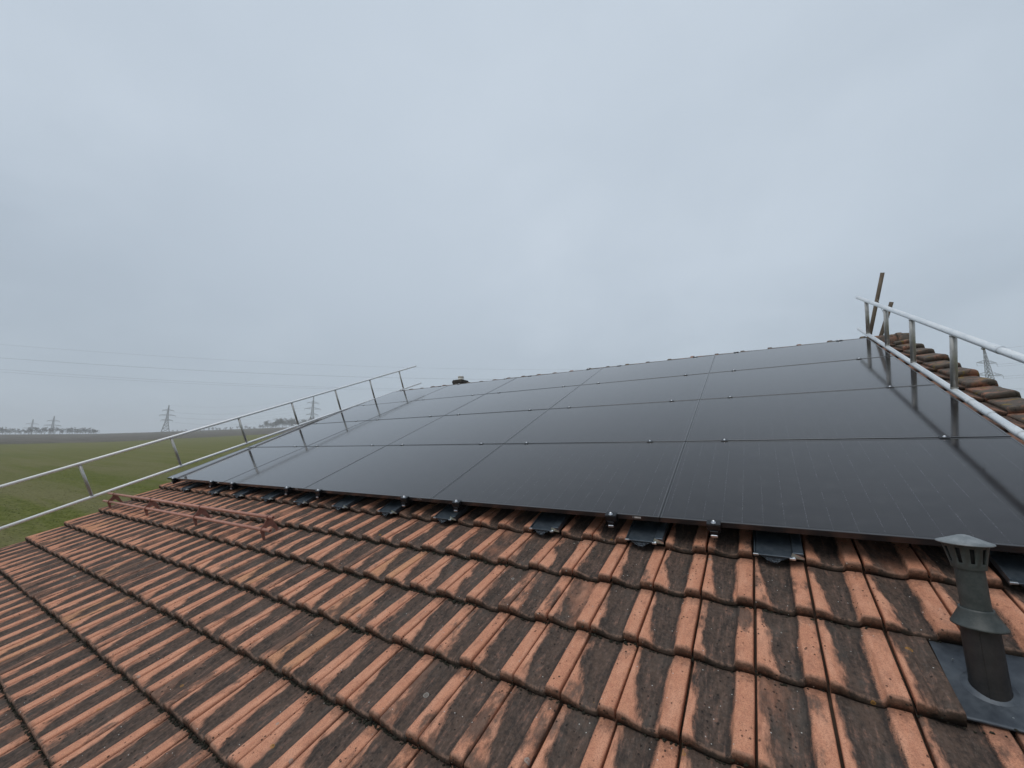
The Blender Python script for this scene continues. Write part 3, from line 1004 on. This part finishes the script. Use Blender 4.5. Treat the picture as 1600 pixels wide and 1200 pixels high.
# ------------------------------------------------------------------ snow guard on the left of the tiles
sg = Thing("snow_guard", "red brown two pipe snow guard standing on the tiles", "snow guard", (2.0, -0.6, -0.14), M_ROOF)
mb = MB(); mb.hollow((-0.36, -0.560, 0.020), (3.93, -0.530, 0.020), 0.0145, 0.003, 14)
sg.part("pipe", mb, M_COPPER)
mb = MB(); mb.hollow((-0.38, -0.632, -0.058), (3.97, -0.602, -0.058), 0.0145, 0.003, 14)
sg.part("pipe", mb, M_COPPER)
for ab_ in (3.85, 2.53, 1.20, -0.13):
    mb = MB()
    bb = -0.56 + 0.03 * (ab_ + 0.36) / 4.29
    # folded sheet bracket: front upright, triangular web, rear foot
    def plate(pts, x0, x1):
        A_ = [mb.vert((x0, y, z)) for y, z in pts]; B_ = [mb.vert((x1, y, z)) for y, z in pts]
        mb.face(A_); mb.face(B_[::-1])
        for i in range(len(pts)):
            k = (i + 1) % len(pts)
            mb.face((A_[i], B_[i], B_[k], A_[k]))
    pts = [(bb - 0.100, -0.160), (bb - 0.084, -0.160), (bb - 0.072, -0.100), (bb - 0.052, -0.062), (bb - 0.012, -0.050), (bb + 0.026, -0.124),
           (bb + 0.048, -0.120), (bb + 0.030, -0.040), (bb + 0.018, 0.030), (bb + 0.005, 0.040), (bb - 0.016, 0.034), (bb - 0.022, 0.006), (bb - 0.088, -0.040), (bb - 0.098, -0.062)]
    plate(pts, ab_ - 0.003, ab_ + 0.003)
    mb.box((ab_ - 0.016, bb - 0.112, -0.163), (ab_ + 0.016, bb - 0.080, -0.157), ch=0.001)
    mb.box((ab_ - 0.014, bb + 0.02, -0.129), (ab_ + 0.014, bb + 0.065, -0.123), ch=0.001)
    mb.tube([(ab_ - 0.012, bb, 0.020), (ab_ + 0.012, bb, 0.020)], 0.0195, 14)
    mb.tube([(ab_ - 0.012, bb - 0.072, -0.058), (ab_ + 0.012, bb - 0.072, -0.058)], 0.0195, 14)
    sg.part("bracket", mb, M_RUST)

# ------------------------------------------------------------------ vent pipe
VB = Vector((8.157, -0.566, -0.1735))
vt = Thing("vent_pipe", "dark grey plastic roof vent pipe with conical cap in a lead sheet", "vent pipe", VB, M_ROOF)
UPR = Matrix.Rotation(-TH, 4, 'X')
MV = Matrix.Translation(VB) @ UPR
mb = MB()
sheet_a0, sheet_a1 = 8.062, JOINT0 + 5 * PITCH - 0.004
rowsb = [(-0.702, -0.1700), (-0.700, -0.1665), (-0.692, -0.1665), (-0.68, -0.1700), (-0.60, -0.1725), (-0.45, -0.1800), (-0.33, -0.1880)]
xs = [sheet_a0 + (sheet_a1 - sheet_a0) * i / 12 for i in range(13)]
rnd = random.Random(9)
T_ = []
for (b, c) in rowsb:
    T_.append([mb.vert((x, b, c + rnd.uniform(-.0012, .0012))) for x in xs])
for A, B in zip(T_, T_[1:]):
    for i in range(12):
        mb.face((A[i], A[i + 1], B[i + 1], B[i]), True)
low = [mb.vert((mb.v[i][0], mb.v[i][1] + 0.001, mb.v[i][2] - 0.004)) for i in T_[0]]
for i in range(12):
    mb.face((low[i], low[i + 1], T_[0][i + 1], T_[0][i]))
sh = vt.part("flashing_sheet", mb, M_LEAD)
mb = MB()
mb.lathe([(0.066, 0.0), (0.060, 0.004), (0.0475, 0.010)], Matrix.Translation(VB + Vector((0, 0.004, -0.0012))), 30)
vt.part("weld_collar", mb, M_LEAD, sh)
mb = MB()
for (x, y, s) in ((8.115, -0.565, 0.008), (8.098, -0.47, 0.003), (8.17, -0.66, 0.003)):
    mb.box((x, y, -0.1765), (x + s * 1.3, y + s, -0.1765 + s * 0.8 + 0.005), ch=s * 0.1)
vt.part("grit", mb, M_VENTCAP, sh)
mb = MB()
mb.lathe([(0.046, -0.08), (0.046, 0.205)], MV, 30)
for s_ in (-1.9, 0.4):
    mb.tube([MV @ Vector((0.0462 * cos(s_), 0.0462 * sin(s_), -0.07)), MV @ Vector((0.0462 * cos(s_), 0.0462 * sin(s_), 0.20))], 0.0011, 5, False)
vt.part("lower_pipe", mb, M_VENTLOW)
mb = MB()
mb.lathe([(0.036, 0.19), (0.036, 0.385)], MV, 30)
vt.part("upper_pipe", mb, M_VENT)
mb = MB()
mb.lathe([(0.037, 0.243), (0.0415, 0.244), (0.0415, 0.238), (0.064, 0.196), (0.0665, 0.193), (0.0665, 0.189), (0.063, 0.188), (0.046, 0.205)], MV, 34)
vt.part("storm_collar", mb, M_VENT)
# cowl: slotted flaring basket under a conical cap
mb = MB()
nS = 30
def cone_r(z): return 0.042 + (0.0575 - 0.042) * (z - 0.372) / (0.447 - 0.372)
zs = [0.368, 0.376, 0.388, 0.436, 0.449]
rings = []
for z in zs:
    rr = cone_r(max(z, 0.372))
    rings.append([mb.vert(MV @ Vector((rr * cos(2 * pi * k / nS), rr * sin(2 * pi * k / nS), z))) for k in range(nS)])
inner = []
for z in zs:
    rr = cone_r(max(z, 0.372)) - 0.004
    inner.append([mb.vert(MV @ Vector((rr * cos(2 * pi * k / nS), rr * sin(2 * pi * k / nS), z))) for k in range(nS)])
for i in range(len(zs) - 1):
    for k in range(nS):
        j = (k + 1) % nS
        if i == 2 and k % 3 == 1:
            # slot: show the wall thickness
            mb.face((rings[i][k], rings[i][j], inner[i][j], inner[i][k])); mb.face((inner[i + 1][k], inner[i + 1][j], rings[i + 1][j], rings[i + 1][k]))
            mb.face((rings[i][k], inner[i][k], inner[i + 1][k], rings[i + 1][k]))
            mb.face((inner[i][j], rings[i][j], rings[i + 1][j], inner[i + 1][j]))
            continue
        mb.face((rings[i][k], rings[i][j], rings[i + 1][j], rings[i + 1][k]), True)
        mb.face((inner[i][j], inner[i][k], inner[i + 1][k], inner[i + 1][j]), True)
cw = vt.part("cowl", mb, M_VENT)
mb = MB()
mb.lathe([(0.0375, 0.375), (0.050, 0.446)], MV, 20, cap0=True, cap1=True)  # added near-black cone: stands in for the shade behind the cowl slots
vt.part("cowl_inner_shade", mb, M_VENTSHADE, cw)
mb = MB()
mb.lathe([(0.052, 0.4485), (0.0685, 0.4465), (0.0705, 0.448), (0.0700, 0.4505), (0.045, 0.460), (0.016, 0.472), (0.006, 0.4745), (0.0005, 0.475)], MV, 36)
vt.part("cap", mb, M_VENTCAP)

# ------------------------------------------------------------------ brown poles behind the ridge, right
def pole(label, top, bot, r):
    t = Vector(top); b = Vector(bot); d = (b - t).normalized()
    low = t + d * ((t - b).length + 0.9)
    mb = MB(); mb.hollow(low, t, r, 0.005, 16)
    o = link("scaffold_pole", mb.mesh("scaffold_pole", M_POLE, low), None, M_ROOF @ Matrix.Translation(low))
    tag(o, label, "pole", "brown poles behind the ridge")


pole("taller hollow brown pole leaning up behind the ridge end", (9.189, 5.5, 0.718), (9.035, 5.5, -0.056), 0.024)
pole("shorter hollow brown pole leaning behind the right guard rail", (9.269, 5.5, 0.290), (9.136, 5.5, -0.185), 0.024)
mb = MB()
mb.tube([(9.118, 5.47, 0.36), (9.15, 5.45, 0.22), (9.19, 5.46, 0.10), (9.235, 5.475, 0.08)], 0.0025, 6)
o = link("cord", mb.mesh("cord", M_CORD, (9.118, 5.47, 0.36)), None, M_ROOF @ Matrix.Translation((9.118, 5.47, 0.36)))
tag(o, "thin pale cord hanging between the two brown poles", "cord")

# ------------------------------------------------------------------ pylons and wires
PARMS = [(0.44, 0.165), (0.62, 0.225), (0.80, 0.165)]     # (height fraction, half length fraction)


def pylon_meshes(h, fat):
    w0 = h * 0.115
    def hw(f):
        return w0 * (1 - f / 0.44 * 0.68) if f < 0.44 else w0 * 0.32 * (1 - (f - 0.44) / 0.56 * 0.82)
    tw = MB()
    lv = [0, 0.14, 0.26, 0.36, 0.44, 0.50, 0.56, 0.62, 0.68, 0.74, 0.80, 0.86, 0.92, 1.0]
    C4 = [(-1, -1), (1, -1), (1, 1), (-1, 1)]
    P = lambda f, c: Vector((c[0] * hw(f), c[1] * hw(f), h * f))
    for c in C4:
        tw.tube([P(f, c) for f in lv], fat, 4, False, smooth=False)
    for f0, f1 in zip(lv, lv[1:]):
        for i in range(4):
            a, b = C4[i], C4[(i + 1) % 4]
            tw.tube([P(f0, a), P(f1, b)], fat * 0.75, 3, False, smooth=False)
            tw.tube([P(f0, b), P(f1, a)], fat * 0.75, 3, False, smooth=False)
            tw.tube([P(f1, a), P(f1, b)], fat * 0.55, 3, False, smooth=False)
    arms = []
    tips = []
    for f, l in PARMS:
        for s in (-1, 1):
            mb = MB()
            tip = Vector((s * h * l, 0, h * f + h * 0.006))
            for c in ((s, -1), (s, 1)):
                mb.tube([P(f, c), tip], fat * 0.75, 4, False, smooth=False)
                mb.tube([P(f + 0.05, c), tip], fat * 0.6, 4, False, smooth=False)
                for t in (0.3, 0.6):
                    mb.tube([P(f, c).lerp(tip, t), P(f + 0.05, c).lerp(tip, t)], fat * 0.5, 3, False, smooth=False)
            ins = MB()
            ins.tube([tip, tip - Vector((0, 0, h * 0.05))], fat * 0.55, 5, True)
            arms.append((mb, ins)); tips.append(tip - Vector((0, 0, h * 0.05)))
    tips.append(Vector((0, 0, h)))
    return tw, arms, tips


def pylon(label, az, r, top_el, face_az, fat):
    base = pol(r, az)
    h = ZC + r * tan(rad(top_el)) - base.z
    tw, arms, tips = pylon_meshes(h, fat)
    mw = Matrix.Translation(base) @ Matrix.Rotation(rad(face_az), 4, 'Z')
    t = Thing("pylon", label, "pylon", (0, 0, 0), mw, "electricity pylons on the horizon")
    t.part("tower", tw, M_PYLON)
    for mb, ins in arms:
        a = t.part("crossarm", mb, M_PYLON)
        t.part("insulator", ins, M_PYLON, a)
    return [mw @ p for p in tips]


tA = pylon("lattice pylon on the crest between the two tree belts", 162.62, 925, 5.07, 250, 0.36)
tB = pylon("lattice pylon seen through the left guard rail above the trees", 148.48, 700, 7.04, 240, 0.27)
tC = pylon("faint lattice pylon behind the left tree belt, the taller of two", 170.72, 1250, 3.39, 262, 0.42)
tD = pylon("faintest lattice pylon, far left behind the bare trees", 171.97, 1400, 3.02, 262, 0.36)
tR = pylon("lattice pylon rising behind the right gable tiles", 71.87, 480, 9.37, 217, 0.17)


def wire(p0, p1, sag, r, label, group, n=24):
    mb = MB()
    pts = []
    for i in range(n + 1):
        t = i / n
        q_ = p0.lerp(p1, t); q_.z -= sag * 4 * t * (1 - t)
        pts.append(q_)
    mb.tube(pts, r, 4, True)
    o = link("power_wire", mb.mesh("power_wire", M_WIRE, p0), None, Matrix.Translation(p0))
    tag(o, label, "wire", group)


for i in range(7):
    wire(tA[i], tB[i], 9, 0.05, "faint sagging wire between the two middle pylons above the tree belt", "wires between the two middle pylons")
endR = [p + Vector((260, -110, 4)) for p in tR]
for i in range(7):
    wire(tR[i], endR[i], 5, 0.045, "faint wire running right from the pylon behind the gable", "wires from the right pylon")


# wires crossing the sky on the left: measured as bearing and elevation, hung on one line in plan
def span(rows, label, off, r):
    c0 = Vector((CAMW.x + 330 * cos(rad(183)), CAMW.y + 330 * sin(rad(183)), 0))
    c1 = Vector((CAMW.x + 250 * cos(rad(100)), CAMW.y + 250 * sin(rad(100)), 0))
    nrm = Vector((-(c1 - c0).y, (c1 - c0).x, 0)).normalized() * off
    c0 = c0 + nrm; c1 = c1 + nrm
    d = c1 - c0
    pts = []
    for az, el in rows:
        u = Vector((cos(rad(az)), sin(rad(az)), 0))
        # intersect ray from the camera with the plan line
        w = Vector((CAMW.x, CAMW.y, 0)) - c0
        den = u.x * d.y - u.y * d.x
        rr = (d.x * w.y - d.y * w.x) / den
        t = ((CAMW.x + u.x * rr - c0.x) * d.x + (CAMW.y + u.y * rr - c0.y) * d.y) / d.length_squared
        pts.append((t, ZC + rr * tan(rad(el))))
    (t0, z0), (t1, z1), (t2, z2) = pts
    def zf(t):
        return z0 * (t - t1) * (t - t2) / ((t0 - t1) * (t0 - t2)) + z1 * (t - t0) * (t - t2) / ((t1 - t0) * (t1 - t2)) + z2 * (t - t0) * (t - t1) / ((t2 - t0) * (t2 - t1))
    mb = MB()
    P = [Vector((c0.x + d.x * t, c0.y + d.y * t, zf(t))) for t in [i / 40 for i in range(41)]]
    mb.tube(P, r, 4, True)
    o = link("power_wire", mb.mesh("power_wire", M_WIRE, P[0]), None, Matrix.Translation(P[0]))
    tag(o, label, "wire", "wires across the left sky")


span([(174.73, 9.41), (155.12, 10.82), (123.99, 11.74)], "uppermost and faintest thin wire crossing the left sky", 0, 0.020)
span([(174.57, 8.24), (154.99, 9.44), (131.28, 10.26)], "thin wire below the faint top one in the left sky", 0, 0.032)
span([(174.43, 7.24), (154.87, 8.07), (136.53, 8.66)], "upper wire of the close pair low in the left sky", 0, 0.022)
span([(174.40, 7.02), (154.84, 7.86), (136.53, 8.46)], "lowest wire of the close pair in the left sky", 3, 0.022)

# ------------------------------------------------------------------ bare winter trees on the skyline
def tree_meshes(seed, h, spread):
    rnd = random.Random(seed)
    tr, cr = MB(), MB()
    tr.tube([(0, 0, -0.5), (0.05 * h * rnd.uniform(-.3, .3), 0, h * 0.3), (0.04 * h * rnd.uniform(-1, 1), 0.03 * h * rnd.uniform(-1, 1), h * 0.62)],
            [h * 0.024, h * 0.018, h * 0.010], 6, False)
    def grow(p, d, l, r, lev):
        q_ = p + d * l
        cr.tube([p, q_], [max(r, 0.030), max(r * 0.65, 0.024)], 3, False, smooth=False)
        if lev == 0: return
        for k in range(3 if lev > 1 else 4):
            dd = (d + Vector((rnd.uniform(-1, 1), rnd.uniform(-1, 1), rnd.uniform(-.35, .75))) * 0.75).normalized()
            grow(p.lerp(q_, rnd.uniform(0.45, 1.0)), dd, l * rnd.uniform(0.55, 0.8), r * 0.6, lev - 1)
    for k in range(13):
        t = rnd.uniform(0, 2 * pi); f = rnd.uniform(0.14, 0.62)
        d = Vector((cos(t) * spread, sin(t) * spread, rnd.uniform(0.35, 1.1))).normalized()
        grow(Vector((0, 0, h * f)), d, h * rnd.uniform(0.17, 0.25), h * 0.008, 4)
    return tr.mesh("trunk", M_BARK), cr.mesh("crown", M_BARK)


TREES = [tree_meshes(100 + i, 10.0, sp_) for i, sp_ in enumerate((0.7, 0.9, 0.6, 1.0, 0.8, 1.1))]
TREES_LOW = [tree_meshes(200 + i, 10.0, 1.5) for i in range(2)]


def tree(az, r, h, kind, label, group, name="bare_tree", cat="tree", dz=-0.3):
    t = bpy.data.objects.new(name, None); COL.objects.link(t)
    t.matrix_world = Matrix.Translation(pol(r, az, dz)) @ Matrix.Rotation(random.uniform(0, 6.28), 4, 'Z') @ Matrix.Diagonal((h / 10 * random.uniform(.85, 1.15), h / 10 * random.uniform(.85, 1.15), h / 10, 1))
    tag(t, label, cat, group)
    link("trunk", kind[0], t); link("crown", kind[1], t)


rnd = random.Random(31)
az = 167.8
while az < 176.5:
    h = rnd.uniform(8.5, 13.0)
    tree(az, 912 + rnd.uniform(0, 30), h, rnd.choice(TREES), "bare grey tree in the tree belt on the far left skyline", "trees of the far left belt")
    az += rnd.uniform(0.14, 0.34)
az = 158.9
while az > 145.5:
    hb = lerp_tab(az, [(146, 22), (151, 20), (153.2, 17), (154.2, 9), (156, 9), (157.2, 7.5), (159, 6)])
    tree(az, 908 + rnd.uniform(0, 50), hb * rnd.uniform(0.78, 1.08), rnd.choice(TREES), "bare grey tree in the tree belt behind the left guard rail", "trees of the belt behind the left guard rail")
    az -= rnd.uniform(0.16, 0.36) * (1.0 if az < 154 else 1.6)
az = 162.0
while az > 157.5:
    tree(az, 905 + rnd.uniform(0, 20), rnd.uniform(2.6, 4.6), rnd.choice(TREES_LOW), "low bare bush along the skyline right of the crest pylon", "bushes along the skyline", "bare_bush", "bush")
    az -= rnd.uniform(0.2, 0.5)
for a_, r_, h_ in ((70.5, 470, 9.0), (69.9, 476, 12.0), (69.2, 470, 11.5), (68.4, 480, 12.0)):
    tree(a_, r_, h_, rnd.choice(TREES), "bare tree showing above the right gable tiles", "trees beyond the right gable")

# ------------------------------------------------------------------ haze
mb = MB()
mb.box((-1750, -1750, -14.0), (1750, 1750, 102.0))
hz = link("haze", mb.mesh("haze", []), None, Matrix.Translation((CAMW.x, CAMW.y, 0)))
tag(hz, "thin grey winter haze over the fields", "haze", None, "stuff")
m, q = mat("haze_air")
pv = q.node('ShaderNodeVolumePrincipled', {'Color': (0.93, 0.95, 0.98), 'Density': 0.00050})
q.node('ShaderNodeOutputMaterial', {'Volume': pv.outputs[0]})
hz.data.materials.append(m)
